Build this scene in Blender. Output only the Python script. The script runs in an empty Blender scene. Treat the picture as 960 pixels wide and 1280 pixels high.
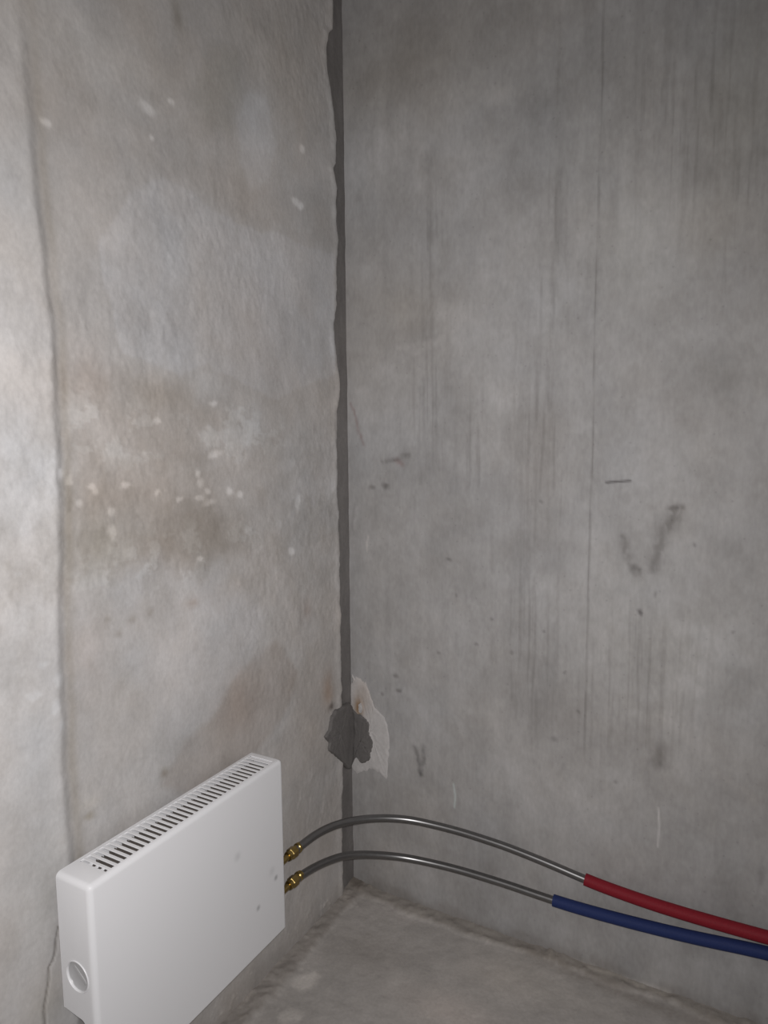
import bpy, bmesh, math
import numpy as np
from mathutils import Vector, Matrix

# ------------------------------------------------------------------ camera
FPX = 892.0
CAM = np.array([1.01266, -1.63189, 1.30])
P_, Y_, R_ = np.radians([6.656, 29.096, -0.447])
_fh = np.array([-np.sin(Y_), np.cos(Y_), 0.0])
FWD = np.cos(P_) * _fh - np.sin(P_) * np.array([0, 0, 1.0])
_r0 = np.array([np.cos(Y_), np.sin(Y_), 0.0])
_u0 = np.cross(_r0, FWD)
RGT = np.cos(R_) * _r0 + np.sin(R_) * _u0
UPV = np.cross(RGT, FWD)

scene = bpy.context.scene
COL = scene.collection
cd = bpy.data.cameras.new('camera')
cam = bpy.data.objects.new('camera', cd)
COL.objects.link(cam)
cd.sensor_fit = 'VERTICAL'
cd.sensor_height = 36.0
cd.sensor_width = 27.0
cd.lens = FPX / 1280.0 * 36.0
cd.clip_start = 0.02
cam.matrix_world = Matrix(((RGT[0], UPV[0], -FWD[0], CAM[0]),
                           (RGT[1], UPV[1], -FWD[1], CAM[1]),
                           (RGT[2], UPV[2], -FWD[2], CAM[2]),
                           (0, 0, 0, 1)))
scene.camera = cam

# ------------------------------------------------------------------ light
world = bpy.data.worlds.new('dim_room')
scene.world = world
world.use_nodes = True
bg = world.node_tree.nodes['Background']
bg.inputs[0].default_value = (1.0, 0.97, 0.95, 1)
bg.inputs[1].default_value = 0.22

FLASH_POWER = 64.0
fl = bpy.data.lights.new('phone_flash', 'SPOT')
fl.energy = FLASH_POWER
fl.color = (1.0, 0.978, 0.978)
fl.shadow_soft_size = 0.012
fl.spot_size = math.radians(125)
fl.spot_blend = 1.0
flo = bpy.data.objects.new('phone_flash', fl)
COL.objects.link(flo)
fpos = CAM + RGT * 0.004 + UPV * 0.018
flo.location = fpos
aim = Vector((0.12, -0.45, 1.05))
flo.rotation_euler = (aim - Vector(fpos)).to_track_quat('-Z', 'Y').to_euler()

vs = scene.view_settings
vs.view_transform = 'Standard'
vs.look = 'None'
vs.gamma = 1.0
vs.use_curve_mapping = False
vs.exposure = 0.0


# ------------------------------------------------------------------ pixel rays -> places in the room
def ray(x, y):
    return FWD + RGT * (x - 480.0) / FPX - UPV * (y - 640.0) / FPX


def on_left(x, y, off=0.0):          # -> (y, z) on the left wall
    d = ray(x, y)
    t = (off - CAM[0]) / d[0]
    q = CAM + d * t
    return (q[1], q[2])


def on_right(x, y, off=0.0):         # -> (x, z) on the right wall
    d = ray(x, y)
    t = (off - CAM[1]) / d[1]
    q = CAM + d * t
    return (q[0], q[2])


def on_floor(x, y):                  # -> (x, y)
    d = ray(x, y)
    t = -CAM[2] / d[2]
    q = CAM + d * t
    return (q[0], q[1])


# ------------------------------------------------------------------ noise on grids
RNG = np.random.default_rng(7)
TAB = RNG.random((256, 256))


def vnoise(u, v, seed=0):
    u = u + seed * 17.37 + 500.0
    v = v + seed * 9.71 + 500.0
    iu = np.floor(u).astype(int)
    iv = np.floor(v).astype(int)
    fu = u - iu
    fv = v - iv
    fu = fu * fu * fu * (fu * (fu * 6 - 15) + 10)
    fv = fv * fv * fv * (fv * (fv * 6 - 15) + 10)
    a = TAB[iu & 255, iv & 255]
    b = TAB[(iu + 1) & 255, iv & 255]
    c = TAB[iu & 255, (iv + 1) & 255]
    d = TAB[(iu + 1) & 255, (iv + 1) & 255]
    return (a * (1 - fu) + b * fu) * (1 - fv) + (c * (1 - fu) + d * fu) * fv


def fbm(u, v, seed=0, octv=4, gain=0.5):
    s = np.zeros_like(u)
    amp, tot = 1.0, 0.0
    for k in range(octv):
        s += amp * (vnoise(u, v, seed + k * 3) - 0.5)
        tot += amp
        u, v, amp = u * 2.03, v * 2.03, amp * gain
    return s / tot * 2.0             # about -1..1


def sstep(a, b, x):
    t = np.clip((x - a) / (b - a), 0, 1)
    return t * t * (3 - 2 * t)


class Field:
    """Colour of a wall: marks with a shape of their own, laid down on the wall's grid."""

    def __init__(self, U, V, proj, warp=0.004, wf=22.0, seed=3):
        self.U0, self.V0 = U, V
        self.U = U + warp * fbm(U * wf, V * wf, seed, 3) + 0.003 * fbm(U * 95, V * 95, seed + 11, 2)
        self.V = V + warp * fbm(U * wf, V * wf, seed + 40, 3) + 0.003 * fbm(U * 95, V * 95, seed + 51, 2)
        self.p = proj
        self.c = np.ones(U.shape + (3,))

    def mul(self, m, col):
        self.c *= 1.0 + m[..., None] * (np.array(col) - 1.0)

    def blob(self, x, y, rx, ry, col, rot=0.0, power=2.0):
        """soft ellipse; x, y, rx, ry in photo pixels"""
        c = np.array(self.p(x, y))
        ru = abs(self.p(x + rx, y)[0] - self.p(x - rx, y)[0]) / 2
        rv = abs(self.p(x, y + ry)[1] - self.p(x, y - ry)[1]) / 2
        du, dv = self.U - c[0], self.V - c[1]
        ca, sa = math.cos(rot), math.sin(rot)
        a = (du * ca + dv * sa) / ru
        b = (-du * sa + dv * ca) / rv
        self.mul(np.exp(-((a * a + b * b) ** (power / 2))), col)

    def stroke(self, pts, w, col, soft=1.0, raw=False):
        P = [np.array(self.p(*q)) for q in pts]
        U, V = (self.U0, self.V0) if raw else (self.U, self.V)
        d = np.full(U.shape, 9.0)
        for a, b in zip(P[:-1], P[1:]):
            ab = b - a
            t = np.clip(((U - a[0]) * ab[0] + (V - a[1]) * ab[1]) / (ab @ ab + 1e-12), 0, 1)
            d = np.minimum(d, np.hypot(U - a[0] - t * ab[0], V - a[1] - t * ab[1]))
        m = np.exp(-((d / w) ** 2)) if soft else sstep(w, w * 0.5, d)
        if not raw:
            m = m * np.clip(0.35 + 1.2 * vnoise(U * 130, V * 90, 77), 0, 1)
        self.mul(m, col)
        return m

    def mottle(self, scales, amp, seed, stretch=1.0, mask=1.0):
        """patchy skin of the concrete: pale and dark patches with fairly crisp rims"""
        for k, sc in enumerate(scales):
            n = fbm(self.U0 * sc, self.V0 * sc * stretch, seed + 5 * k, 5, 0.6)
            self.mul(sstep(0.06, 0.20, n) * mask, (1 - amp, 1 - amp * 1.08, 1 - amp * 1.2))
            self.mul(sstep(0.06, 0.20, -n) * mask, (1 + amp * .8, 1 + amp * .85, 1 + amp * .95))

    def poly(self, pts, soft, col):
        P = [np.array(self.p(*q)) for q in pts]
        U, V = self.U, self.V
        inside = np.zeros(U.shape, bool)
        d = np.full(U.shape, 9.0)
        for a, b in zip(P, P[1:] + P[:1]):
            ab = b - a
            t = np.clip(((U - a[0]) * ab[0] + (V - a[1]) * ab[1]) / (ab @ ab + 1e-12), 0, 1)
            d = np.minimum(d, np.hypot(U - a[0] - t * ab[0], V - a[1] - t * ab[1]))
            cross = (a[1] > V) != (b[1] > V)
            with np.errstate(divide='ignore', invalid='ignore'):
                xi = (b[0] - a[0]) * (V - a[1]) / (b[1] - a[1] + 1e-12) + a[0]
            inside ^= cross & (U < xi)
        sd = np.where(inside, d, -d)
        m = sstep(-soft, soft, sd)
        self.mul(m, col)
        return m


# ------------------------------------------------------------------ mesh helpers
def link(o, parent=None, kind=None, label=None, cat=None, group=None):
    COL.objects.link(o)
    if parent is not None:
        o.parent = parent
    if kind:
        o['kind'] = kind
    if label:
        o['label'] = label
    if cat:
        o['category'] = cat
    if group:
        o['group'] = group
    return o


def grid_object(name, P, tint, mat, flip=False, **kw):
    """P: (n, m, 3) grid of points, tint: (n, m, 3)"""
    n, m = P.shape[:2]
    me = bpy.data.meshes.new(name)
    me.vertices.add(n * m)
    me.vertices.foreach_set('co', P.reshape(-1).astype(np.float32))
    i = np.arange((n - 1) * (m - 1))
    r, c = i // (m - 1), i % (m - 1)
    a = r * m + c
    q = np.stack([a, a + 1, a + m + 1, a + m], 1)
    if flip:
        q = q[:, ::-1]
    nf = len(q)
    me.loops.add(nf * 4)
    me.loops.foreach_set('vertex_index', q.reshape(-1).astype(np.int32))
    me.polygons.add(nf)
    me.polygons.foreach_set('loop_start', (np.arange(nf) * 4).astype(np.int32))
    me.polygons.foreach_set('use_smooth', np.ones(nf, bool))
    me.update(calc_edges=True)
    me.validate()
    at = me.attributes.new('tint', 'FLOAT_COLOR', 'POINT')
    rgba = np.ones((n * m, 4), np.float32)
    rgba[:, :3] = tint.reshape(-1, 3)
    at.data.foreach_set('color', rgba.reshape(-1))
    me.materials.append(mat)
    return link(bpy.data.objects.new(name, me), **kw)


def bm_object(name, bm, mat, smooth=None, loc=(0, 0, 0), **kw):
    bmesh.ops.recalc_face_normals(bm, faces=bm.faces[:])
    me = bpy.data.meshes.new(name)
    bm.to_mesh(me)
    bm.free()
    finish(me, mat, smooth)
    o = bpy.data.objects.new(name, me)
    o.location = loc
    return link(o, **kw)


def finish(me, mat, smooth):
    me.materials.clear()
    me.materials.append(mat)
    if smooth is not None:
        for p in me.polygons:
            p.use_smooth = True
        me.set_sharp_from_angle(angle=math.radians(smooth))


def bm_box(bm, a, b, bevel=0.0, seg=2):
    r = bmesh.ops.create_cube(bm, size=1.0)
    vs_ = r['verts']
    for v in vs_:
        v.co = Vector([(a[k] + b[k]) / 2 + v.co[k] * (b[k] - a[k]) for k in range(3)])
    if bevel:
        es = list({e for v in vs_ for e in v.link_edges})
        bmesh.ops.bevel(bm, geom=es, offset=bevel, segments=seg, profile=0.5, affect='EDGES')


def bm_lathe(bm, prof, origin, axis, seg=24, phase=0.0, closed_ends=True):
    """prof: list of (distance along axis, radius)"""
    ax = Vector(axis).normalized()
    t1 = ax.orthogonal().normalized()
    t2 = ax.cross(t1)
    o = Vector(origin)
    rings = []
    for s, r in prof:
        ring = []
        for k in range(seg):
            a = 2 * math.pi * k / seg + phase
            ring.append(bm.verts.new(o + ax * s + (t1 * math.cos(a) + t2 * math.sin(a)) * r))
        rings.append(ring)
    for A, B in zip(rings[:-1], rings[1:]):
        for k in range(seg):
            bm.faces.new((A[k], A[(k + 1) % seg], B[(k + 1) % seg], B[k]))
    if closed_ends:
        bm.faces.new(rings[0][::-1])
        bm.faces.new(rings[-1])


def catmull(P, n):
    P = np.array(P, float)
    P = np.vstack([2 * P[0] - P[1], P, 2 * P[-1] - P[-2]])
    o = []
    for i in range(1, len(P) - 2):
        a, b, c, d = P[i - 1:i + 3]
        for t in np.linspace(0, 1, n, endpoint=False):
            o.append(.5 * (2 * b + (c - a) * t + (2 * a - 5 * b + 4 * c - d) * t * t + (3 * b - a - 3 * c + d) * t ** 3))
    o.append(P[-2])
    return np.array(o)


def smooth_path(P, it):
    P = P.copy()
    for _ in range(it):
        P[1:-1] = 0.25 * P[:-2] + 0.5 * P[1:-1] + 0.25 * P[2:]
    return P


def bm_tube(bm, path, prof, seg=20):
    """sweep; prof: list of (index along path, radius) walked in order"""
    T = np.gradient(path, axis=0)
    T /= np.linalg.norm(T, axis=1)[:, None]
    rings = []
    for i, r in prof:
        t = Vector(T[i])
        n1 = t.cross(Vector((0, 0, 1))).normalized()
        n2 = n1.cross(t)
        c = Vector(path[i])
        rings.append([bm.verts.new(c + (n1 * math.cos(a) + n2 * math.sin(a)) * r)
                      for a in np.linspace(0, 2 * math.pi, seg, endpoint=False)])
    for A, B in zip(rings[:-1], rings[1:]):
        for k in range(seg):
            bm.faces.new((A[k], A[(k + 1) % seg], B[(k + 1) % seg], B[k]))
    bm.faces.new(rings[0][::-1])
    bm.faces.new(rings[-1])


# ------------------------------------------------------------------ materials
def new_mat(name):
    m = bpy.data.materials.new(name)
    m.use_nodes = True
    nt = m.node_tree
    return m, nt, nt.nodes['Principled BSDF']


def concrete(name, base, stretch=(1, 1, 1), fine=0.10, mid=0.10, grain=130.0, bump=0.25, bump_scale=60.0, rough=0.88, pits=0.0):
    m, nt, b = new_mat(name)
    N, L = nt.nodes, nt.links
    at = N.new('ShaderNodeAttribute'); at.attribute_name = 'tint'
    tc = N.new('ShaderNodeTexCoord')
    mp = N.new('ShaderNodeMapping'); mp.inputs['Scale'].default_value = stretch
    L.new(tc.outputs['Object'], mp.inputs['Vector'])
    n1 = N.new('ShaderNodeTexNoise'); n1.inputs['Scale'].default_value = grain; n1.inputs['Detail'].default_value = 4
    n2 = N.new('ShaderNodeTexNoise'); n2.inputs['Scale'].default_value = 14; n2.inputs['Detail'].default_value = 6; n2.inputs['Roughness'].default_value = .62
    n3 = N.new('ShaderNodeTexNoise'); n3.inputs['Scale'].default_value = bump_scale; n3.inputs['Detail'].default_value = 5
    for n in (n1, n2, n3):
        L.new(mp.outputs['Vector'], n.inputs['Vector'])

    def rng(src, lo, hi):
        r = N.new('ShaderNodeMapRange')
        r.inputs['From Min'].default_value = .3; r.inputs['From Max'].default_value = .7
        r.inputs['To Min'].default_value = lo; r.inputs['To Max'].default_value = hi
        L.new(src, r.inputs['Value']); return r.outputs['Result']
    a = rng(n1.outputs['Fac'], 1 - fine, 1 + fine)
    c = rng(n2.outputs['Fac'], 1 - mid, 1 + mid)
    mu = N.new('ShaderNodeMath'); mu.operation = 'MULTIPLY'; L.new(a, mu.inputs[0]); L.new(c, mu.inputs[1])
    val = mu.outputs[0]
    if pits:
        vo = N.new('ShaderNodeTexVoronoi'); vo.inputs['Scale'].default_value = 38
        L.new(tc.outputs['Object'], vo.inputs['Vector'])
        pr = N.new('ShaderNodeMapRange'); pr.inputs['From Min'].default_value = .05; pr.inputs['From Max'].default_value = .12
        pr.inputs['To Min'].default_value = 1 - pits; pr.inputs['To Max'].default_value = 1
        L.new(vo.outputs['Distance'], pr.inputs['Value'])
        m2 = N.new('ShaderNodeMath'); m2.operation = 'MULTIPLY'; L.new(val, m2.inputs[0]); L.new(pr.outputs['Result'], m2.inputs[1])
        val = m2.outputs[0]
    vm = N.new('ShaderNodeVectorMath'); vm.operation = 'SCALE'
    L.new(at.outputs['Color'], vm.inputs[0]); L.new(val, vm.inputs['Scale'])
    vb = N.new('ShaderNodeVectorMath'); vb.operation = 'MULTIPLY'; vb.inputs[1].default_value = base
    L.new(vm.outputs[0], vb.inputs[0]); L.new(vb.outputs[0], b.inputs['Base Color'])
    bp = N.new('ShaderNodeBump'); bp.inputs['Strength'].default_value = bump; bp.inputs['Distance'].default_value = 0.004
    L.new(n3.outputs['Fac'], bp.inputs['Height']); L.new(bp.outputs['Normal'], b.inputs['Normal'])
    b.inputs['Roughness'].default_value = rough
    b.inputs['Specular IOR Level'].default_value = 0.25
    return m


def plain(name, col, rough=0.5, metal=0.0, spec=0.5, noise=0.0, nscale=60.0, bump=0.0, stretch=(1, 1, 1)):
    m, nt, b = new_mat(name)
    N, L = nt.nodes, nt.links
    b.inputs['Roughness'].default_value = rough
    b.inputs['Metallic'].default_value = metal
    b.inputs['Specular IOR Level'].default_value = spec
    tc = N.new('ShaderNodeTexCoord')
    mp = N.new('ShaderNodeMapping'); mp.inputs['Scale'].default_value = stretch
    L.new(tc.outputs['Object'], mp.inputs['Vector'])
    n = N.new('ShaderNodeTexNoise'); n.inputs['Scale'].default_value = nscale; n.inputs['Detail'].default_value = 4
    L.new(mp.outputs['Vector'], n.inputs['Vector'])
    r = N.new('ShaderNodeMapRange')
    r.inputs['From Min'].default_value = .3; r.inputs['From Max'].default_value = .7
    r.inputs['To Min'].default_value = 1 - noise; r.inputs['To Max'].default_value = 1 + noise
    L.new(n.outputs['Fac'], r.inputs['Value'])
    vm = N.new('ShaderNodeVectorMath'); vm.operation = 'SCALE'; vm.inputs[0].default_value = col
    L.new(r.outputs['Result'], vm.inputs['Scale']); L.new(vm.outputs[0], b.inputs['Base Color'])
    if bump:
        bp = N.new('ShaderNodeBump'); bp.inputs['Strength'].default_value = bump; bp.inputs['Distance'].default_value = 0.002
        L.new(n.outputs['Fac'], bp.inputs['Height']); L.new(bp.outputs['Normal'], b.inputs['Normal'])
    return m


def enamel():
    """white powder coat with three small grey scuffs on the front"""
    m, nt, b = new_mat('white_enamel')
    N, L = nt.nodes, nt.links
    b.inputs['Roughness'].default_value = 0.38
    b.inputs['Specular IOR Level'].default_value = 0.4
    geo = N.new('ShaderNodeNewGeometry')
    cur = None
    spots = [((345, 1097), 0.006, 0.45), ((323, 1135), 0.006, 0.40), ((340, 1089), 0.010, 0.12), ((297, 1071), 0.009, 0.16)]
    for (x, y), r, k in spots:
        q = on_left(x, y, 0.105)
        d = N.new('ShaderNodeVectorMath'); d.operation = 'DISTANCE'; d.inputs[1].default_value = (0.105, q[0], q[1])
        L.new(geo.outputs['Position'], d.inputs[0])
        mr = N.new('ShaderNodeMapRange'); mr.interpolation_type = 'SMOOTHSTEP'
        mr.inputs['From Min'].default_value = 0; mr.inputs['From Max'].default_value = r * 1.6
        mr.inputs['To Min'].default_value = 1 - k; mr.inputs['To Max'].default_value = 1
        L.new(d.outputs['Value'], mr.inputs['Value'])
        if cur is None:
            cur = mr.outputs['Result']
        else:
            mu = N.new('ShaderNodeMath'); mu.operation = 'MULTIPLY'
            L.new(cur, mu.inputs[0]); L.new(mr.outputs['Result'], mu.inputs[1]); cur = mu.outputs[0]
    vm = N.new('ShaderNodeVectorMath'); vm.operation = 'SCALE'; vm.inputs[0].default_value = (0.80, 0.80, 0.815)
    L.new(cur, vm.inputs['Scale']); L.new(vm.outputs[0], b.inputs['Base Color'])
    n = N.new('ShaderNodeTexNoise'); n.inputs['Scale'].default_value = 500
    bp = N.new('ShaderNodeBump'); bp.inputs['Strength'].default_value = 0.03; bp.inputs['Distance'].default_value = 0.001
    L.new(geo.outputs['Position'], n.inputs['Vector'])
    L.new(n.outputs['Fac'], bp.inputs['Height']); L.new(bp.outputs['Normal'], b.inputs['Normal'])
    return m


M_PLASTER = concrete('left_plaster', (0.47, 0.45, 0.435), stretch=(1, 1, .8), fine=.05, mid=.07, grain=150, bump=.16, bump_scale=85)
M_PANEL = concrete('cast_concrete', (0.385, 0.375, 0.37), stretch=(1, 1, .45), fine=.06, mid=.08, grain=120, bump=.12, bump_scale=70, pits=.12)
M_FLOOR = concrete('floor_screed', (0.44, 0.413, 0.39), fine=.06, mid=.10, grain=140, bump=.25, bump_scale=60)
M_MORTAR = concrete('wet_mortar', (0.150, 0.141, 0.136), fine=.06, mid=.08, bump=.25, bump_scale=90)
M_FLAKE = concrete('pale_putty', (0.53, 0.51, 0.50), fine=.05, mid=.06, bump=.15, bump_scale=80)
M_CEIL = concrete('ceiling_concrete', (0.45, 0.44, 0.43), fine=.05, mid=.06, bump=.1)
M_WHITE = enamel()
M_CAP = plain('cap_plastic', (0.46, 0.46, 0.465), rough=.35, noise=.03)
M_FIN = plain('dusty_fins', (0.13, 0.112, 0.10), rough=.7, metal=0.0, noise=.15)
M_BRASS = plain('brass', (0.36, 0.26, 0.095), rough=.28, metal=1.0, noise=.08, nscale=200)
M_STEEL = plain('zinc_bracket', (0.55, 0.55, 0.56), rough=.4, metal=1.0, noise=.05)
M_PIPE = plain('grey_pex', (0.25, 0.247, 0.247), rough=.33, metal=1.0, spec=.6, noise=.05, nscale=90)
M_RED = plain('red_sleeve', (0.225, 0.012, 0.022), rough=.6, spec=.22, noise=.10, nscale=420, bump=.35)
M_BLUE = plain('blue_sleeve', (0.020, 0.034, 0.122), rough=.6, spec=.22, noise=.10, nscale=420, bump=.35)


def axis_grid(fine_from, fine_to, step, far):
    a = np.arange(fine_from, fine_to, step)
    b = np.linspace(fine_to, far, 14)
    return np.concatenate([a, b])


ROOM_Z = 2.68

# ------------------------------------------------------------------ left wall: plaster, with a thicker coat at its left
yy = np.concatenate([np.arange(0.0, 0.12, 0.002), axis_grid(0.12, 1.10, 0.003, 2.9)])
zz = axis_grid(0.0, 2.50, 0.0035, ROOM_Z)
S, Z = np.meshgrid(yy, zz, indexing='ij')        # S = distance from the corner
Yw = -S
F = Field(Yw, Z, on_left, warp=0.010, wf=14)

# edge of the plaster at the corner, ragged: photo points of the edge
edge_px = [(416, 0), (415, 38), (410, 42), (408, 62), (411, 100), (415, 130), (419, 165), (420, 205), (417, 212), (421, 232), (420, 275),
           (423, 300), (421, 335), (421, 380), (417, 405), (420, 440), (425, 480), (425, 490), (421, 515), (422, 560), (421, 600), (424, 650), (425, 720),
           (427, 780), (427, 850), (428, 960), (428, 1030), (429, 1080), (430, 1120)]
ep = np.array([on_left(*p) for p in edge_px])
o_ = np.argsort(ep[:, 1])
edge_y = np.interp(zz, ep[o_, 1], -ep[o_, 0])
edge_y = np.clip(edge_y + 0.005 * fbm(zz * 38, zz * 0 + 2.2, 11, 4), 0.012, 0.11)
edge_y = np.where(zz > ep[o_[-1], 1], edge_y[np.searchsorted(zz, ep[o_[-1], 1]) - 1], edge_y)
E2 = edge_y[None, :]

# edge of the thicker coat
strip_px = [(34, 60), (40, 130), (48, 230), (58, 320), (68, 410), (73, 500), (77, 590), (80, 680), (79, 760), (80, 840), (82, 920), (86, 1000), (92, 1070)]
sp = np.array([on_left(*p) for p in strip_px])
o2 = np.argsort(sp[:, 1])
strip_y = np.interp(zz, sp[o2, 1], -sp[o2, 0]) + 0.004 * fbm(zz * 16, zz * 0 + 5.1, 21, 3)
ST = strip_y[None, :]

# relief
rough_mask = sstep(0.2, 0.6, vnoise(Yw * 4, Z * 4, 9))
H = 0.0035 * fbm(Yw * 3, Z * 3, 1, 3) + 0.0012 * fbm(Yw * 26, Z * 19, 5, 4) * (0.35 + 0.5 * rough_mask + 0.8 * np.exp(-((Z - 1.40) / 0.16) ** 2))
H += 0.0006 * fbm(Yw * 90, Z * 65, 8, 3) * (0.4 + rough_mask)
coat = sstep(-0.004, 0.020, S - ST)
H += 0.007 * coat * (1 - 0.8 * sstep(1.6, 2.0, Z))
H += 0.001 * np.exp(-((S - ST - 0.016) / 0.014) ** 2)
H -= 0.022 * (1 - sstep(-0.004, 0.003, S - E2))
H += 0.003 * np.exp(-((S - E2 - 0.01) / 0.012) ** 2) * (0.4 + vnoise(Yw * 30, Z * 30, 4))

# colour: blotches of the plaster itself
F.c *= (1 + 0.13 * fbm(Yw * 5, Z * 3.5, 31, 5, .55))[..., None]
wq = fbm(Yw * 7, Z * 7, 61, 4)
F.c *= 1 + wq[..., None] * np.array([0.035, 0.0, -0.035])
band = np.exp(-((Z - 1.10) / 0.22) ** 2)
F.mottle((7, 16, 38), 0.030, 301, 0.85, 0.7 + 0.9 * band)
# thicker coat: paler, fresher plaster
F.mul(coat * (1 - 0.8 * sstep(1.62, 1.95, Z)), (1.15, 1.16, 1.17))
F.mul(np.exp(-((S - ST + 0.010) / 0.010) ** 2) * (1 - 0.6 * sstep(1.6, 1.9, Z)) * (0.5 + 0.7 * vnoise(Yw * 20, Z * 12, 71)), (0.80, 0.77, 0.72))  # brownish edge line, with the raised coat's soft shadow put into its colour
# smooth bluish skim
F.poly([(120, 300), (165, 240), (205, 222), (238, 238), (262, 262), (300, 278), (345, 292), (418, 318), (418, 470), (345, 498), (310, 480), (262, 455), (225, 470), (150, 440)], 0.005, (1.075, 1.09, 1.115))
F.poly([(110, 215), (170, 205), (205, 214), (238, 232), (264, 256), (300, 272), (345, 286), (418, 310), (418, 240), (340, 235), (250, 200), (180, 170), (110, 180)], 0.016, (0.95, 0.945, 0.94))
F.blob(190, 410, 80, 60, (0.86, 0.86, 0.86))
F.blob(330, 400, 60, 80, (0.95, 0.95, 0.955))
F.poly([(296, 150), (312, 112), (332, 118), (345, 180), (335, 225), (312, 236), (300, 200)], 0.012, (1.10, 1.12, 1.15))
F.poly([(235, 118), (262, 60), (300, 70), (300, 130), (285, 165), (255, 158)], 0.02, (0.90, 0.90, 0.88))
F.blob(222, 22, 8, 22, (0.72, 0.70, 0.66))
F.blob(345, 70, 60, 90, (0.88, 0.88, 0.87))
F.blob(120, 60, 120, 50, (1.05, 1.05, 1.04))
# brown damp stains
F.poly([(85, 470), (150, 455), (215, 480), (260, 500), (300, 520), (300, 640), (310, 690), (250, 720), (190, 700), (150, 720), (95, 700), (85, 600)], 0.03, (0.92, 0.895, 0.87))
F.blob(205, 495, 45, 22, (0.86, 0.84, 0.81))
F.blob(255, 672, 48, 36, (0.80, 0.775, 0.74))
F.blob(125, 680, 42, 45, (0.88, 0.86, 0.81))
F.blob(140, 620, 50, 22, (0.90, 0.87, 0.84))
F.blob(110, 470, 30, 40, (0.97, 0.93, 0.91))
F.blob(110, 820, 30, 60, (0.98, 0.94, 0.92))
# pale grey scabs
for x, y, rx, ry in [(140, 550, 34, 20), (105, 520, 22, 18), (280, 548, 44, 16), (265, 578, 40, 10), (310, 520, 34, 12), (170, 565, 40, 8), (330, 535, 30, 10)]:
    F.blob(x, y, rx, ry, (1.06, 1.07, 1.08), power=5)
scab = sstep(0.02, 0.16, fbm(Yw * 16, Z * 26, 501, 5, .65))
zone = np.zeros_like(Z)
for x, y, rx, ry in [(150, 545, 75, 45), (290, 545, 70, 45), (230, 690, 110, 40), (110, 510, 30, 30)]:
    c = on_left(x, y)
    k1, k2 = on_left(x + rx, y), on_left(x, y + ry)
    zone = np.maximum(zone, np.exp(-((((Yw - c[0]) / (k1[0] - c[0])) ** 2 + ((Z - c[1]) / (k2[1] - c[1])) ** 2) ** 2)))
F.mul(scab * zone, (1.12, 1.145, 1.16))
H += 0.0006 * scab * zone
F.poly([(150, 720), (200, 690), (250, 715), (300, 740), (330, 770), (305, 840), (270, 885), (238, 918), (205, 925), (180, 860), (140, 800)], 0.02, (1.07, 1.08, 1.10))
F.poly([(300, 838), (345, 800), (372, 840), (350, 900), (320, 940), (250, 990), (200, 985), (232, 925), (268, 895)], 0.012, (0.90, 0.865, 0.84))
F.blob(300, 880, 26, 38, (0.88, 0.84, 0.82))
F.blob(206, 964, 5, 7, (0.70, 0.66, 0.60))
F.blob(110, 1022, 7, 5, (0.78, 0.74, 0.66))
F.blob(110, 1005, 12, 9, (1.10, 1.09, 1.06))
F.blob(385, 890, 26, 60, (0.94, 0.92, 0.90))
F.blob(410, 862, 8, 22, (0.84, 0.72, 0.64))
F.blob(414, 884, 4, 4, (0.4, 0.38, 0.36))
F.blob(380, 1000, 30, 60, (0.88, 0.88, 0.88))
F.blob(384, 762, 6, 12, (0.86, 0.80, 0.77))
F.blob(240, 752, 9, 6, (0.84, 0.78, 0.74))
F.blob(290, 735, 22, 18, (0.93, 0.90, 0.87))
for x, y in [(165, 775), (135, 772), (187, 768), (150, 790)]:
    F.blob(x, y, 5, 5, (0.80, 0.78, 0.75))
# white flecks of lime
FLECK = [(72, 592, 4, 5), (84, 601, 4, 4), (113, 607, 4, 3), (119, 612, 4, 5), (97, 627, 4, 4), (158, 604, 6, 3), (141, 637, 3, 6), (198, 616, 3, 3), (225, 625, 3, 3),
         (246, 590, 3, 4), (249, 602, 4, 5), (250, 622, 5, 3), (262, 628, 7, 4), (260, 613, 4, 3), (288, 616, 3, 5), (300, 618, 4, 4), (142, 665, 4, 8), (372, 628, 3, 9),
         (183, 133, 7, 6), (188, 172, 3, 3), (216, 128, 3, 3), (368, 250, 4, 3), (376, 256, 3, 4), (376, 184, 3, 5), (265, 506, 4, 3), (52, 155, 5, 5), (270, 568, 8, 4), (20, 715, 5, 3),
         (70, 850, 5, 10), (66, 885, 5, 8), (75, 905, 4, 6), (48, 828, 6, 4), (38, 870, 8, 5), (250, 700, 3, 3), (195, 525, 3, 3), (365, 690, 3, 4)]
for x, y, rx, ry in FLECK:
    k = 0.12 if y > 700 else 0.42      # the few on the lower coat are faint
    F.blob(x, y, rx * 1.25, ry * 1.25, (1 + k, 1.02 + k, 1.04 + k), power=4)
F.blob(45, 855, 40, 30, (1.05, 1.05, 1.05))
F.poly([(0, 815), (30, 790), (62, 775), (78, 800), (78, 870), (40, 940), (0, 960)], 0.02, (0.95, 0.95, 0.95))
F.blob(58, 1120, 30, 70, (0.96, 0.95, 0.93))
F.blob(52, 1262, 26, 34, (0.88, 0.87, 0.84))  # slight shadow left of the radiator, painted into the wall colour
# crack
crack = F.stroke([(70, 1156), (67, 1172), (66, 1190), (63, 1200), (58, 1208), (58, 1225), (55, 1245), (52, 1262), (54, 1280), (52, 1310), (56, 1350)], 0.0018, (0.50, 0.48, 0.46), raw=True)
H -= 0.003 * crack
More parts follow.
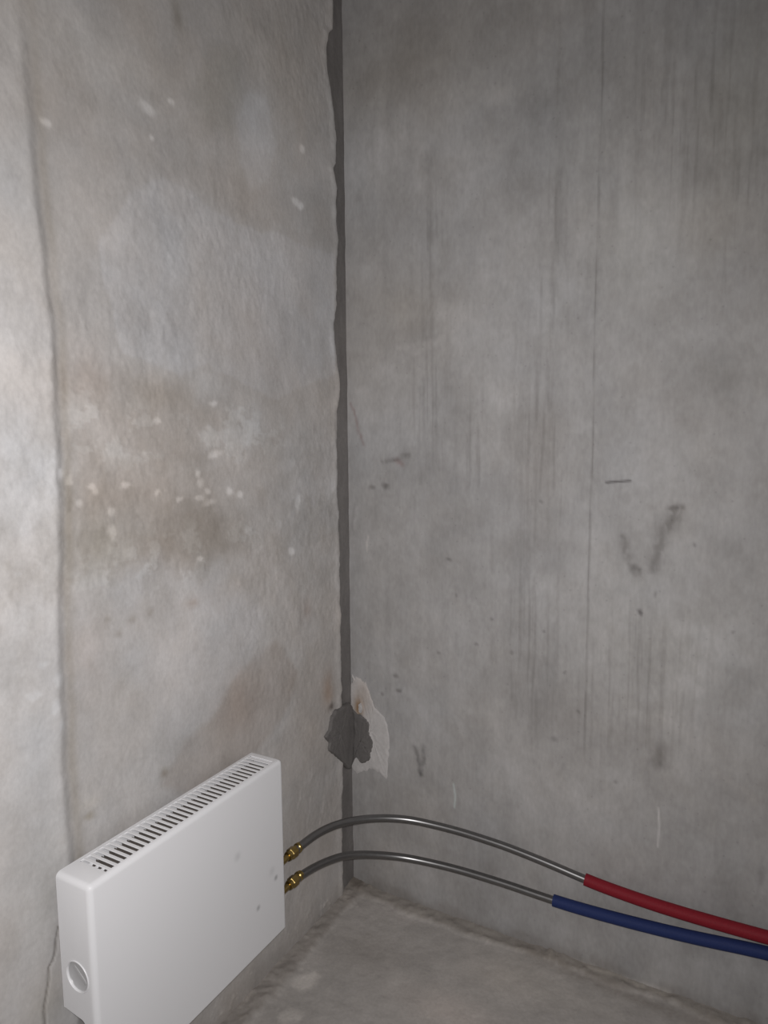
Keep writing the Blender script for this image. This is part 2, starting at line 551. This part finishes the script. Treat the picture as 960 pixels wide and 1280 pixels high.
# ragged, darker foot of the wall
foot = sstep(0.10, 0.0, Z + 0.05 * fbm(Yw * 12, Z * 12, 81, 3))
F.mul(foot, (0.82, 0.80, 0.78))
crumb = sstep(0.30, 0.6, fbm(Yw * 34, Z * 40, 83, 5, .65)) * sstep(0.09, 0.04, Z)
F.mul(crumb, (1.18, 1.18, 1.17))
H += 0.0018 * crumb
for pts in ([(430, 1080), (427, 1108)], [(405, 985), (400, 1030)], [(388, 1000), (384, 1030)], [(378, 985), (372, 1010)]):
    F.stroke(pts, 0.004, (1.20, 1.20, 1.20))

P = np.stack([H, Yw, Z], -1)
wall_left = grid_object('wall_left', P, F.c, M_PLASTER, flip=False, kind='structure',
                        label='rough grey plastered wall on the left with damp stains')

# dark mortar standing back in the corner joint
js = np.arange(0, 0.131, 0.005)
jz = np.arange(0, ROOM_Z, 0.012)
JS, JZ = np.meshgrid(js, jz, indexing='ij')
JH = -0.0065 + 0.0016 * fbm(JS * 40, JZ * 22, 91, 3) + 0.002 * sstep(0.03, 0.0, JS)
jt = np.ones(JS.shape + (3,)) * (1 + 0.18 * fbm(JS * 25, JZ * 7, 93, 4))[..., None]
jt *= 1 + (0.25 * sstep(0.3, 0.7, vnoise(JS * 3, JZ * 2.2, 97)))[..., None]
grid_object('mortar_joint', np.stack([JH, -JS, JZ], -1), jt, M_MORTAR, parent=wall_left,
            label='dark grey mortar filling the corner joint')

# ------------------------------------------------------------------ right wall: cast concrete with form streaks
xx = np.concatenate([[-0.06, -0.03, -0.015], np.arange(-0.012, 0.12, 0.002), axis_grid(0.12, 1.14, 0.003, 2.4)])
X, Z = np.meshgrid(xx, zz, indexing='ij')
G = Field(X, Z, on_right, warp=0.004, wf=25, seed=5)
H = 0.002 * fbm(X * 2.5, Z * 2.5, 101, 3) + 0.0004 * fbm(X * 50, Z * 18, 104, 4)
G.c *= (1 + 0.13 * fbm(X * 4.5, Z * 3.5, 111, 5, .55))[..., None]
G.c *= (1 + 0.05 * fbm(X * 45, Z * 25, 115, 3))[..., None]
wq = fbm(X * 3, Z * 3, 161, 4)
G.c *= 1 + wq[..., None] * np.array([0.025, 0.0, -0.03])
st = fbm(X * 55, Z * 1.3, 121, 3)
stm = sstep(0.35, 0.7, vnoise(X * 4, Z * 1.6, 131))
G.c *= (1 + 0.055 * st * (0.25 + stm))[..., None]
G.c *= (1 + 0.07 * fbm(X * 9, Z * 13, 127, 4))[..., None]
G.mottle((6, 15, 36), 0.026, 401, 0.9)
fs = fbm(X * 130, Z * 5, 421, 3)
groups = np.zeros_like(X)
for x, y, rx, ry in [(535, 500, 30, 90), (680, 560, 34, 110), (600, 560, 30, 80), (665, 800, 40, 110), (690, 330, 24, 90), (740, 760, 14, 150), (870, 130, 60, 110), (800, 850, 80, 90), (540, 310, 16, 70), (930, 280, 26, 90)]:
    c = on_right(x, y)
    groups = np.maximum(groups, np.exp(-(((X - c[0]) / (rx * .0021)) ** 2 + ((Z - c[1]) / (ry * .0021)) ** 2)))
G.mul(sstep(0.05, 0.45, fs) * groups, (0.84, 0.835, 0.83))
# dark fine form lines, straight down
for x1, y1, x2, y2, w, k in [(750, -40, 736, 930, 0.0022, .74), (540, 260, 540, 560, 0.004, .86), (672, 460, 664, 900, 0.003, .84), (690, 300, 686, 640, 0.003, .88),
                             (862, 60, 848, 320, 0.004, .85), (940, 60, 936, 350, 0.004, .85), (850, 400, 838, 640, 0.003, .88), (700, 0, 694, 320, 0.004, .88),
                             (792, 760, 788, 960, 0.002, .9), (872, 760, 866, 960, 0.002, .9), (615, 640, 614, 860, 0.003, .92), (906, 0, 900, 260, 0.005, .87), (645, 380, 642, 540, .003, .9)]:
    a, b = on_right(x1, y1), on_right(x2, y2)
    um = (a[0] + b[0]) / 2
    m = np.exp(-((X - um - 0.0025 * fbm(Z * 6, Z * 0 + x1, 141, 2)) / w) ** 2) * sstep(b[1] - .12, b[1] + .10, Z) * (1 - sstep(a[1] - .10, a[1] + .12, Z))
    m = m * ((0.45 if x1 == 750 else 0.1) + 0.6 * sstep(0.25, 0.7, vnoise(X * 6, Z * 14, 151 + x1 % 7)))
    G.mul(m, (k, k * .99, k * .98))
    H -= 0.0010 * m
# large tones of the concrete
G.blob(560, 60, 120, 75, (0.86, 0.85, 0.83))
G.blob(470, 95, 50, 50, (0.92, 0.91, 0.89))
G.blob(780, 90, 150, 80, (0.90, 0.90, 0.89))
G.blob(930, 130, 60, 120, (0.90, 0.90, 0.87))
G.blob(720, 200, 60, 50, (0.92, 0.92, 0.91))
G.blob(890, 290, 40, 60, (0.90, 0.89, 0.87))
G.blob(622, 118, 22, 14, (1.16, 1.15, 1.14))
G.blob(600, 105, 30, 40, (1.06, 1.06, 1.06))
G.blob(800, 300, 60, 90, (1.06, 1.07, 1.06))
G.blob(505, 380, 50, 34, (0.90, 0.89, 0.87))
G.blob(480, 300, 40, 40, (0.94, 0.94, 0.94))
G.blob(900, 470, 60, 30, (0.88, 0.87, 0.85))
G.blob(850, 500, 70, 40, (0.94, 0.93, 0.92))
G.blob(675, 560, 28, 100, (0.91, 0.90, 0.89))
G.blob(560, 600, 60, 60, (0.95, 0.95, 0.95))
G.blob(670, 690, 60, 34, (0.90, 0.90, 0.90))
G.blob(640, 860, 100, 50, (0.90, 0.90, 0.90))
G.blob(690, 895, 50, 30, (0.92, 0.91, 0.90))
G.blob(500, 500, 40, 60, (1.06, 1.06, 1.06))
G.blob(790, 560, 60, 60, (1.03, 1.03, 1.03))
G.blob(830, 820, 110, 90, (1.06, 1.06, 1.05))
G.blob(620, 960, 100, 40, (1.05, 1.05, 1.05))
G.blob(905, 610, 60, 80, (0.93, 0.93, 0.93))
G.blob(930, 700, 30, 40, (0.92, 0.92, 0.92))
G.blob(480, 1110, 60, 40, (0.94, 0.93, 0.92))
G.blob(600, 1105, 40, 60, (0.93, 0.93, 0.93))
# marks and scuffs
G.stroke([(758, 603), (772, 602), (788, 601)], 0.0026, (0.34, 0.33, 0.33), raw=True)
G.stroke([(779, 672), (783, 690), (789, 704), (797, 714)], 0.010, (0.70, 0.69, 0.68))
G.stroke([(793, 711), (797, 713)], 0.008, (0.75, 0.75, 0.75))
G.stroke([(846, 640), (838, 655), (828, 672), (822, 690), (817, 712)], 0.0145, (0.66, 0.65, 0.64))
G.stroke([(836, 636), (854, 635)], 0.005, (0.66, 0.65, 0.64))
G.blob(846, 652, 12, 14, (0.84, 0.84, 0.83))
G.blob(800, 764, 4, 4, (0.45, 0.44, 0.44), power=3)
G.blob(820, 743, 3, 4, (0.72, 0.72, 0.71))
G.stroke([(478, 577), (495, 574), (512, 569)], 0.006, (0.70, 0.69, 0.68))
G.stroke([(496, 576), (503, 580)], 0.008, (0.84, 0.73, 0.72))
G.blob(482, 607, 5, 4, (0.55, 0.54, 0.53), power=3)
G.blob(465, 609, 4, 3, (0.66, 0.65, 0.64), power=3)
G.stroke([(439, 505), (444, 522), (455, 556)], 0.005, (0.82, 0.73, 0.72))
G.stroke([(519, 934), (523, 950), (526, 967)], 0.007, (0.62, 0.62, 0.62))
G.stroke([(531, 933), (529, 950), (526, 967)], 0.006, (0.68, 0.68, 0.68))
G.blob(825, 942, 11, 17, (0.72, 0.71, 0.70))
G.blob(822, 955, 12, 6, (0.80, 0.80, 0.80))
G.blob(693, 925, 5, 4, (0.72, 0.72, 0.72))
G.blob(951, 1092, 4, 12, (0.76, 0.76, 0.76))
G.blob(495, 845, 4, 3, (0.66, 0.65, 0.64), power=3)
G.blob(499, 862, 4, 3, (0.62, 0.61, 0.60), power=3)
for x, y in [(675, 627), (563, 700), (571, 745), (615, 775), (680, 790), (640, 815), (596, 805), (706, 842), (548, 815), (478, 868), (770, 977), (723, 890), (868, 680), (915, 790)]:
    G.blob(x, y, 2.5, 2.5, (0.70, 0.69, 0.69), power=3)
m = G.stroke([(567, 980), (569, 994), (568, 1009)], 0.0026, (1.4, 1.55, 1.55), raw=True)
m = G.stroke([(823, 1010), (824, 1034), (822, 1058)], 0.0022, (1.45, 1.45, 1.45), raw=True)
m = G.poly([(492, 432), (512, 428), (536, 424), (556, 416), (552, 426), (536, 436), (520, 447), (505, 440)], 0.006, (1.09, 1.09, 1.09)); H += 0.0012 * m
m = G.stroke([(445, 636), (443, 660)], 0.006, (1.12, 1.12, 1.12)); H += 0.0015 * m
G.stroke([(459, 672), (460, 688)], 0.003, (1.30, 1.28, 1.26))
G.stroke([(800, 893), (830, 896), (862, 926)], 0.010, (1.09, 1.09, 1.09))
G.stroke([(900, 970), (945, 1000)], 0.014, (1.08, 1.07, 1.06))
G.stroke([(450, 1010), (456, 1090)], 0.015, (0.95, 0.95, 0.95))
G.stroke([(715, 1200), (760, 1215), (800, 1228), (835, 1240)], 0.006, (1.30, 1.30, 1.28))
foot = sstep(0.035, 0.0, Z + 0.03 * fbm(X * 14, Z * 14, 181, 3))
G.mul(foot, (0.84, 0.82, 0.80))
P = np.stack([X, -H, Z], -1)
P[:3, :, 1] = 0.0
wall_right = grid_object('wall_right', P, G.c, M_PANEL, flip=True, kind='structure',
                         label='grey cast concrete wall on the right with form streaks')

# ------------------------------------------------------------------ floor with mortar squeezed out along the walls
fx = np.concatenate([[-0.05, -0.02], np.arange(0, 1.10, 0.004), np.linspace(1.11, 2.4, 12)])
fy = np.concatenate([[-0.05, -0.02], np.arange(0, 0.75, 0.004), np.linspace(0.77, 2.9, 16)])
X, Sf = np.meshgrid(fx, fy, indexing='ij')
Yf = -Sf
K = Field(X, Yf, on_floor, warp=0.012, wf=14, seed=8)
H = 0.003 * fbm(X * 4, Yf * 4, 201, 3) + 0.0012 * fbm(X * 45, Yf * 45, 204, 3)
lipR = np.clip(0.036 + 0.022 * fbm(X * 7, Yf * 7 + 1.5, 211, 5, .6), 0.006, 1)
lipL = np.clip(0.044 + 0.030 * fbm(Yf * 8, X * 8 + 4.5, 221, 5, .6), 0.006, 1)
bR = sstep(1.15, 0.75, Sf / lipR)
bL = sstep(1.15, 0.75, X / lipL)
lump = 0.6 + 0.8 * vnoise(X * 26, Yf * 26, 231)
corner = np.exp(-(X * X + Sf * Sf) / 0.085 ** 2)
rag = 0.5 + fbm(X * 60, Yf * 60, 261, 3)
H += (0.006 * bR + 0.008 * bL) * lump * (0.7 + 0.5 * rag) + 0.008 * corner
K.c *= (1 + 0.12 * fbm(X * 5, Yf * 5, 241, 5, .55))[..., None]
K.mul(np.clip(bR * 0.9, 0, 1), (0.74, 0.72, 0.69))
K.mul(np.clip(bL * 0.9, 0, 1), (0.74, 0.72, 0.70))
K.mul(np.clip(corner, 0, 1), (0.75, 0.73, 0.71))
crumb = sstep(0.42, 0.6, fbm(X * 42, Yf * 42, 251, 5, .65)) * np.clip(sstep(2.2, .7, Sf / lipR) + sstep(2.2, .7, X / lipL), 0, 1)
K.mul(crumb, (1.20, 1.20, 1.18))
H += 0.002 * crumb
K.poly([(362, 1232), (372, 1220), (395, 1212), (402, 1220), (390, 1235), (375, 1240)], 0.009, (1.36, 1.36, 1.35))
K.poly([(345, 1272), (360, 1262), (380, 1262), (372, 1275), (352, 1280)], 0.009, (1.32, 1.32, 1.31))
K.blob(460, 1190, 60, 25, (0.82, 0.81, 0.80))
K.stroke([(735, 1211), (770, 1222), (800, 1232), (832, 1243)], 0.006, (1.35, 1.35, 1.33))
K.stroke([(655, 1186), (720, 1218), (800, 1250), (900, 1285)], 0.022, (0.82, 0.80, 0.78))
K.stroke([(300, 1262), (320, 1236), (345, 1208)], 0.006, (1.25, 1.25, 1.24))
K.blob(610, 1225, 50, 20, (1.10, 1.09, 1.08))
K.blob(640, 1215, 60, 25, (1.10, 1.09, 1.07))
K.blob(560, 1265, 70, 25, (1.12, 1.08, 1.06))
K.blob(720, 1250, 80, 25, (1.05, 1.05, 1.04))
K.blob(500, 1142, 40, 10, (1.06, 1.05, 1.05))
P = np.stack([X, Yf, H], -1)
floor = grid_object('floor', P, K.c, M_FLOOR, flip=True, kind='structure', label='bare grey concrete floor with mortar along the walls')

cg = np.stack(np.meshgrid(np.linspace(-0.05, 2.4, 12), np.linspace(0.05, -2.9, 12), indexing='ij') + [np.full((12, 12), ROOM_Z)], -1)
ceiling = grid_object('ceiling', cg, np.ones((12, 12, 3)), M_CEIL, kind='structure', label='bare concrete ceiling above the corner')


# ------------------------------------------------------------------ patches in the corner
def slab(name, outline, proj, place, thick, mat, parent, label, tint=None, seed=0, sub=5):
    """thin irregular crust on a wall: outline in photo points, real thickness, soft broken rim"""
    pts = catmull(np.array([proj(*p) for p in outline + outline[:1]]), sub)[:-1]
    c = pts.mean(0)
    bm = bmesh.new()
    rings = []
    rs = np.random.default_rng(seed)
    jit = 1 + 0.018 * rs.standard_normal(len(pts))
    for k, h in ((1.0, -0.003), (1.0, thick * .5), (0.955, thick), (0.9, thick), (0.82, thick), (0.74, thick), (0.65, thick), (0.55, thick * 1.05), (0.45, thick * 1.1), (0.34, thick * 1.1), (0.22, thick * 1.1), (0.1, thick * 1.15)):
        ring = []
        for i, p in enumerate(pts):
            q = c + (p - c) * k * jit[i]
            ring.append(bm.verts.new(place(q, h + (0.0006 * rs.standard_normal() if k < .99 else 0))))
        rings.append(ring)
    n = len(pts)
    for A, B in zip(rings[:-1], rings[1:]):
        for i in range(n):
            bm.faces.new((A[i], A[(i + 1) % n], B[(i + 1) % n], B[i]))
    cv = bm.verts.new(place(c, thick * 1.15))
    for i in range(n):
        bm.faces.new((rings[-1][i], rings[-1][(i + 1) % n], cv))
    o = bm_object(name, bm, mat, smooth=50, parent=parent, label=label)
    me = o.data
    at = me.attributes.new('tint', 'FLOAT_COLOR', 'POINT')
    for i, v in enumerate(me.vertices):
        t = tint(v.co) if tint else (1, 1, 1)
        at.data[i].color = (*t, 1)
    return o


def rust(co):
    a = on_right(449, 884)
    b = on_right(455, 868)
    k = 1.6 * math.exp(-(((co.x - a[0]) / 0.013) ** 2 + ((co.z - a[1]) / 0.026) ** 2))
    k2 = math.exp(-(((co.x - b[0]) / 0.03) ** 2 + ((co.z - b[1]) / 0.05) ** 2))
    return tuple(max(0.12, 1 - 0.36 * k * w) * (1 - 0.14 * k2 * w) for w in (0.75, 1.15, 1.5))


slab('putty_patch', [(441, 845), (451, 848), (459, 858), (465, 874), (469, 885), (479, 895), (485, 910), (487, 935), (485, 955), (484, 972), (476, 967), (466, 961), (455, 964), (442, 963), (436, 920), (437, 870)],
     on_right, lambda q, h: Vector((q[0], -h, q[1])), 0.003, M_FLAKE, wall_right, 'pale broken putty patch with a rusty upper edge', rust, 3)
slab('cement_patch', [(447, 891), (456, 896), (462, 904), (462, 916), (467, 928), (464, 941), (463, 949), (453, 953), (446, 946), (441, 955), (436, 960), (434, 920), (437, 885)],
     on_right, lambda q, h: Vector((q[0], -h, q[1])), 0.007, M_MORTAR, wall_right, 'dark grey cement dab beside the pale patch', None, 4)
slab('cement_patch', [(434, 878), (424, 884), (416, 889), (411, 900), (409, 912), (404, 921), (409, 928), (409, 938), (417, 944), (424, 951), (436, 960), (440, 920), (438, 885)],
     on_left, lambda q, h: Vector((h, q[0], q[1])), 0.010, M_MORTAR, wall_left, 'dark grey cement dab spread over the plaster edge', None, 5)
slab('plaster_chip', [(449, 880), (452, 878), (454, 884), (453, 890), (450, 889)],
     on_right, lambda q, h: Vector((q[0], -h - .002, q[1])), 0.004, M_FLAKE, wall_right, 'small white chip of plaster', None, 6)

# ------------------------------------------------------------------ radiator
X0, X1, Y0, Y1, Z0, Z1 = 0.025, 0.105, -0.9535, -0.458, 0.207, 0.5945
RL = Vector(((X0 + X1) / 2, (Y0 + Y1) / 2, Z0))
radiator = bpy.data.objects.new('wall_radiator', None)
radiator.location = RL
link(radiator, label='white steel panel convector radiator with slotted top hanging on the left wall', cat='radiator')


def rad_part(name, bm, mat, smooth=None, parent=None, label=None):
    bmesh.ops.translate(bm, verts=bm.verts[:], vec=-RL)
    return bm_object(name, bm, mat, smooth, parent=parent or radiator, label=label)


def shell():
    bm = bmesh.new()
    v = {k: bm.verts.new(c) for k, c in dict(A=(X1, Y0, Z0), B=(X1, Y1, Z0), C=(X1, Y1, Z1), D=(X1, Y0, Z1),
                                           E=(X0, Y0, Z1), F=(X0, Y1, Z1), G=(X0, Y0, Z0), H=(X0, Y1, Z0)).items()}
    bm.faces.new([v[k] for k in 'ABCD'])
    bm.faces.new([v[k] for k in 'DCFE'])
    bm.faces.new([v[k] for k in 'ADEG'])
    bm.faces.new([v[k] for k in 'BHFC'])
    bm.edges.ensure_lookup_table()
    sharp = [e for e in bm.edges if len(e.link_faces) == 2]
    bmesh.ops.bevel(bm, geom=sharp, offset=0.0095, segments=6, profile=0.5, affect='EDGES')
    bmesh.ops.recalc_face_normals(bm, faces=bm.faces[:])
    # make sure normals face out
    f = max(bm.faces, key=lambda f_: f_.calc_area())
    if f.normal.x < 0:
        bmesh.ops.reverse_faces(bm, faces=bm.faces[:])
    return bm


# knock-out centre on the left side, and the notch at its foot
d = ray(97, 1221); t = (Y0 - CAM[1]) / d[1]; q = CAM + d * t
KX, KZ = float(q[0]), float(q[2])
d = ray(79, 1258); t = (Y0 - CAM[1]) / d[1]; q = CAM + d * t
NZ = float(q[2])
KR = 0.0255
GX0, GX1, GY0, GY1 = X0 + 0.007, X1 - 0.0105, Y0 + 0.040, Y1 - 0.020      # opening in the top


def temp_obj(bm):
    bmesh.ops.recalc_face_normals(bm, faces=bm.faces[:])
    me = bpy.data.meshes.new('cutter'); bm.to_mesh(me); bm.free()
    o = bpy.data.objects.new('cutter', me); COL.objects.link(o); return o


sb = shell()
me = bpy.data.meshes.new('casing'); sb.to_mesh(me); sb.free()
shell_obj = bpy.data.objects.new('casing', me); COL.objects.link(shell_obj)
so = shell_obj.modifiers.new('s', 'SOLIDIFY'); so.thickness = 0.0014; so.offset = -1; so.use_even_offset = True
cut = []
b = bmesh.new(); bm_box(b, (GX0, GY0, Z1 - .02), (GX1, GY1, Z1 + .02)); cut.append(temp_obj(b))
b = bmesh.new(); bm_lathe(b, [(-0.02, KR), (0.02, KR)], (KX, Y0, KZ), (0, 1, 0), 40); cut.append(temp_obj(b))
for yc in (Y0, Y1):
    b = bmesh.new()
    pr = [(X0 - .02, Z0 - .05), (X0 - .02, NZ), (X0 + 0.006, NZ), (X0 + 0.038, NZ - .004)]
    for a in np.linspace(math.pi / 2, 0, 6):
        pr.append((X0 + 0.040 + 0.014 * math.cos(a), NZ - .018 + .014 * math.sin(a)))
    pr.append((X0 + 0.055, Z0 - .05))
    lo = [b.verts.new((x, yc - .02, z)) for x, z in pr]
    hi = [b.verts.new((x, yc + .02, z)) for x, z in pr]
    n = len(pr)
    b.faces.new(lo); b.faces.new(hi[::-1])
    for i in range(n):
        b.faces.new((lo[i], lo[(i + 1) % n], hi[(i + 1) % n], hi[i]))
    cut.append(temp_obj(b))
for c in cut:
    md = shell_obj.modifiers.new('b', 'BOOLEAN'); md.operation = 'DIFFERENCE'; md.object = c; md.solver = 'EXACT'
bpy.context.view_layer.update()
dg = bpy.context.evaluated_depsgraph_get()
me = bpy.data.meshes.new_from_object(shell_obj.evaluated_get(dg))
me.name = 'casing'
for c in cut + [shell_obj]:
    bpy.data.objects.remove(c, do_unlink=True)
me.transform(Matrix.Translation(-RL))
finish(me, M_WHITE, 32)
casing = link(bpy.data.objects.new('casing', me), parent=radiator)

# grille: rim and slats across the top
b = bmesh.new()
g = 0.0022
for a, c in (((GX0 - .001, GY0, Z1 - .0035), (GX0 + g, GY1, Z1 - .0012)), ((GX1 - g, GY0, Z1 - .0035), (GX1 + .001, GY1, Z1 - .0012)),
             ((GX0, GY0 - .001, Z1 - .0035), (GX1, GY0 + g, Z1 - .0012)), ((GX0, GY1 - g, Z1 - .0035), (GX1, GY1 + .001, Z1 - .0012))):
    bm_box(b, a, c)
grille = rad_part('top_grille', b, M_WHITE)
NS = 33
pitch = (GY1 - GY0) / (NS + 0.5)
b = bmesh.new()
bm_box(b, (GX0, -.0031, -.0022), (GX1, .0031, -.0002), 0.0006, 1)
bmesh.ops.translate(b, verts=b.verts[:], vec=Vector((-RL.x, 0, 0)))
me = bpy.data.meshes.new('slat'); bm_ = b; bmesh.ops.recalc_face_normals(bm_, faces=bm_.faces[:]); bm_.to_mesh(me); bm_.free()
finish(me, M_WHITE, None)
for k in range(NS):
    o = bpy.data.objects.new('slat', me)
    o.location = (0, GY0 + pitch * (k + 0.75) - RL.y, Z1 - RL.z)
    link(o, parent=grille)
# tabs seen in the first slot
ys = GY0 + pitch * 0.12
for xa, w in ((GX1 - .046, .007), (GX1 - .031, .006), (GX1 - .017, .006)):
    b = bmesh.new()
    bm_box(b, (xa, GY0 - .001, Z1 - .0045), (xa + w, GY0 + pitch * .62, Z1 - .0022), 0.0006, 1)
    rad_part('grille_tab', b, M_WHITE, parent=grille)

# round knock-out cap in the side
b = bmesh.new()
bm_lathe(b, [(0.0010, KR - .0008), (0.0030, KR - .0018), (0.0038, KR - .0040), (0.0046, 0.012), (0.0048, 0.0005)], (KX, Y0, KZ), (0, 1, 0), 40, closed_ends=False)
cap = rad_part('knockout_cap', b, M_CAP, 40, label='round grey cap set in the side')
b = bmesh.new()
bm_lathe(b, [(0.0018, KR + .0004), (-0.0004, KR + .0016), (-0.0014, KR + .0010), (-0.0014, KR + .0000), (0.0000, KR - .0012), (0.0018, KR - .0014)], (KX, Y0, KZ), (0, 1, 0), 40, closed_ends=False)
rad_part('cap_rim', b, M_WHITE, 40, parent=cap, label='bright white ring around the cap')
b = bmesh.new()
bm_box(b, (-.0185, -.0008, -.0038), (.0185, .0026, .0038), .0007, 2)
bmesh.ops.rotate(b, verts=b.verts[:], cent=(0, 0, 0), matrix=Matrix.Rotation(math.radians(38), 3, 'Y'))
bmesh.ops.translate(b, verts=b.verts[:], vec=Vector((KX, Y0 + .0046, KZ)))
rad_part('cap_ridge', b, M_CAP, 40, parent=cap)

# inside: back plate, finned tube block
b = bmesh.new(); bm_box(b, (X0 - .0015, Y0 + .004, Z0 + .15), (X0 + .0005, Y1 - .004, Z1 - .003), .0004, 1)
rad_part('back_plate', b, M_WHITE)
b = bmesh.new()
for k in range(84):
    y = Y0 + .02 + k * (Y1 - Y0 - .04) / 83
    bm_box(b, (X0 + .003, y - .0004, Z1 - .115), (X1 - .005, y + .0004, Z1 - .018))
bm_box(b, (X0 + .003, Y0 + .02, Z1 - .118), (X1 - .005, Y1 - .02, Z1 - .040))
rad_part('heating_fins', b, M_FIN, label='dark finned heating block behind the slots')
for z in (0.326, 0.2515):
    b = bmesh.new()
    bm_lathe(b, [(0, .010), (Y1 + .02 - (Y0 + .05), .010)], (0.068, Y0 + .05, z), (0, 1, 0), 20)
    rad_part('water_tube', b, M_STEEL, 40)
for y in (Y0 + .09, Y1 - .09):
    b = bmesh.new()
    bm_box(b, (0.0, y - .018, .40), (.0035, y + .018, .57), .0008, 1)
    bm_box(b, (0.0, y - .012, .545), (X0 + .001, y + .012, .549), .0008, 1)
    bm_box(b, (0.0, y - .012, .42), (X0 + .001, y + .012, .424), .0008, 1)
    rad_part('wall_bracket', b, M_STEEL)

# ------------------------------------------------------------------ heating pipes
PA = [(.068, -.39, .326), (0.0695, -0.347, 0.3265), (0.074, -0.296, 0.327), (0.087, -0.239, 0.3235), (0.113, -0.18, 0.315), (0.156, -0.127, 0.306), (0.214, -0.088, 0.298), (0.276, -0.068, 0.291),
      (0.349, -0.055, 0.285), (0.416, -0.049, 0.279), (0.481, -0.044, 0.272), (0.582, -0.041, 0.258), (0.659, -0.040, 0.246), (0.732, -0.040, 0.239), (0.827, -0.041, 0.235),
      (0.934, -0.044, 0.237), (1.035, -0.048, 0.242), (1.2, -0.052, 0.249), (1.5, -0.06, 0.25), (1.9, -0.06, 0.24)]
PB = [(.068, -.39, .2545), (0.0695, -0.349, 0.252), (0.075, -0.29, 0.244), (0.092, -0.223, 0.233), (0.115, -0.177, 0.2205), (0.147, -0.136, 0.207), (0.2, -0.095, 0.194), (0.27, -0.07, 0.186),
      (0.349, -0.055, 0.181), (0.429, -0.048, 0.177), (0.485, -0.044, 0.174), (0.587, -0.041, 0.169), (0.679, -0.040, 0.170), (0.786, -0.040, 0.176), (0.907, -0.043, 0.188),
      (1.044, -0.048, 0.208), (1.2, -0.052, 0.214), (1.5, -0.06, 0.212), (1.9, -0.06, 0.20)]


def heating_pipe(pts, sleeve_x, sleeve_mat, label, colour):
    base = Vector(pts[0])
    root = bpy.data.objects.new('heating_pipe', None)
    root.location = base
    link(root, label=label, cat='pipe', group='pipes from the radiator')
    path = smooth_path(catmull(pts, 8), 12) - np.array(base)
    bm = bmesh.new()
    bm_tube(bm, path, [(i, 0.0095) for i in range(len(path))], 22)
    bm_object('pipe', bm, M_PIPE, 60, parent=root, label='bare grey plastic pipe')
    i0 = int(np.argmin(abs(path[:, 0] + base.x - sleeve_x)))
    R = 0.0138
    bm = bmesh.new()
    idx = list(range(i0, len(path)))
    prof = [(i0 + 1, 0.0098), (i0, 0.0103), (i0, R - .0008), (i0, R)] + [(i, R) for i in idx[1:]]
    bm_tube(bm, path, prof, 24)
    bm_object('sleeve', bm, sleeve_mat, 50, parent=root, label=colour)
    # brass fitting: nipple, hexagon nut, collar, press sleeve
    bm = bmesh.new()
    bm_lathe(bm, [(-.062, .0075), (-.012, .0075), (-.012, .0100), (-.009, .0112), (-.002, .0112)], (0, 0, 0), (0, 1, 0), 24)
    fit = bm_object('brass_fitting', bm, M_BRASS, 35, parent=root, label='brass screw fitting with hexagon nut')
    bm = bmesh.new()
    bm_lathe(bm, [(-.003, .0112), (-.001, .0134), (.0165, .0134), (.0185, .0116)], (0, 0, 0), (0, 1, 0), 6, phase=.35)
    bm_object('hexagon_nut', bm, M_BRASS, None, parent=fit)
    bm = bmesh.new()
    bm_lathe(bm, [(.018, .0098), (.024, .0098), (.026, .0118), (.031, .0118), (.033, .0096), (.037, .0102), (.037, .0096)], (0, 0, 0), (0, 1, 0), 24)
    bm_object('collar', bm, M_BRASS, 35, parent=fit)
    return root


heating_pipe(PA, 0.659, M_RED, 'upper grey pipe entering a red sleeve, screwed to the radiator', 'dark red protective sleeve')
heating_pipe(PB, 0.587, M_BLUE, 'lower grey pipe entering a blue sleeve, screwed to the radiator', 'dark blue protective sleeve')
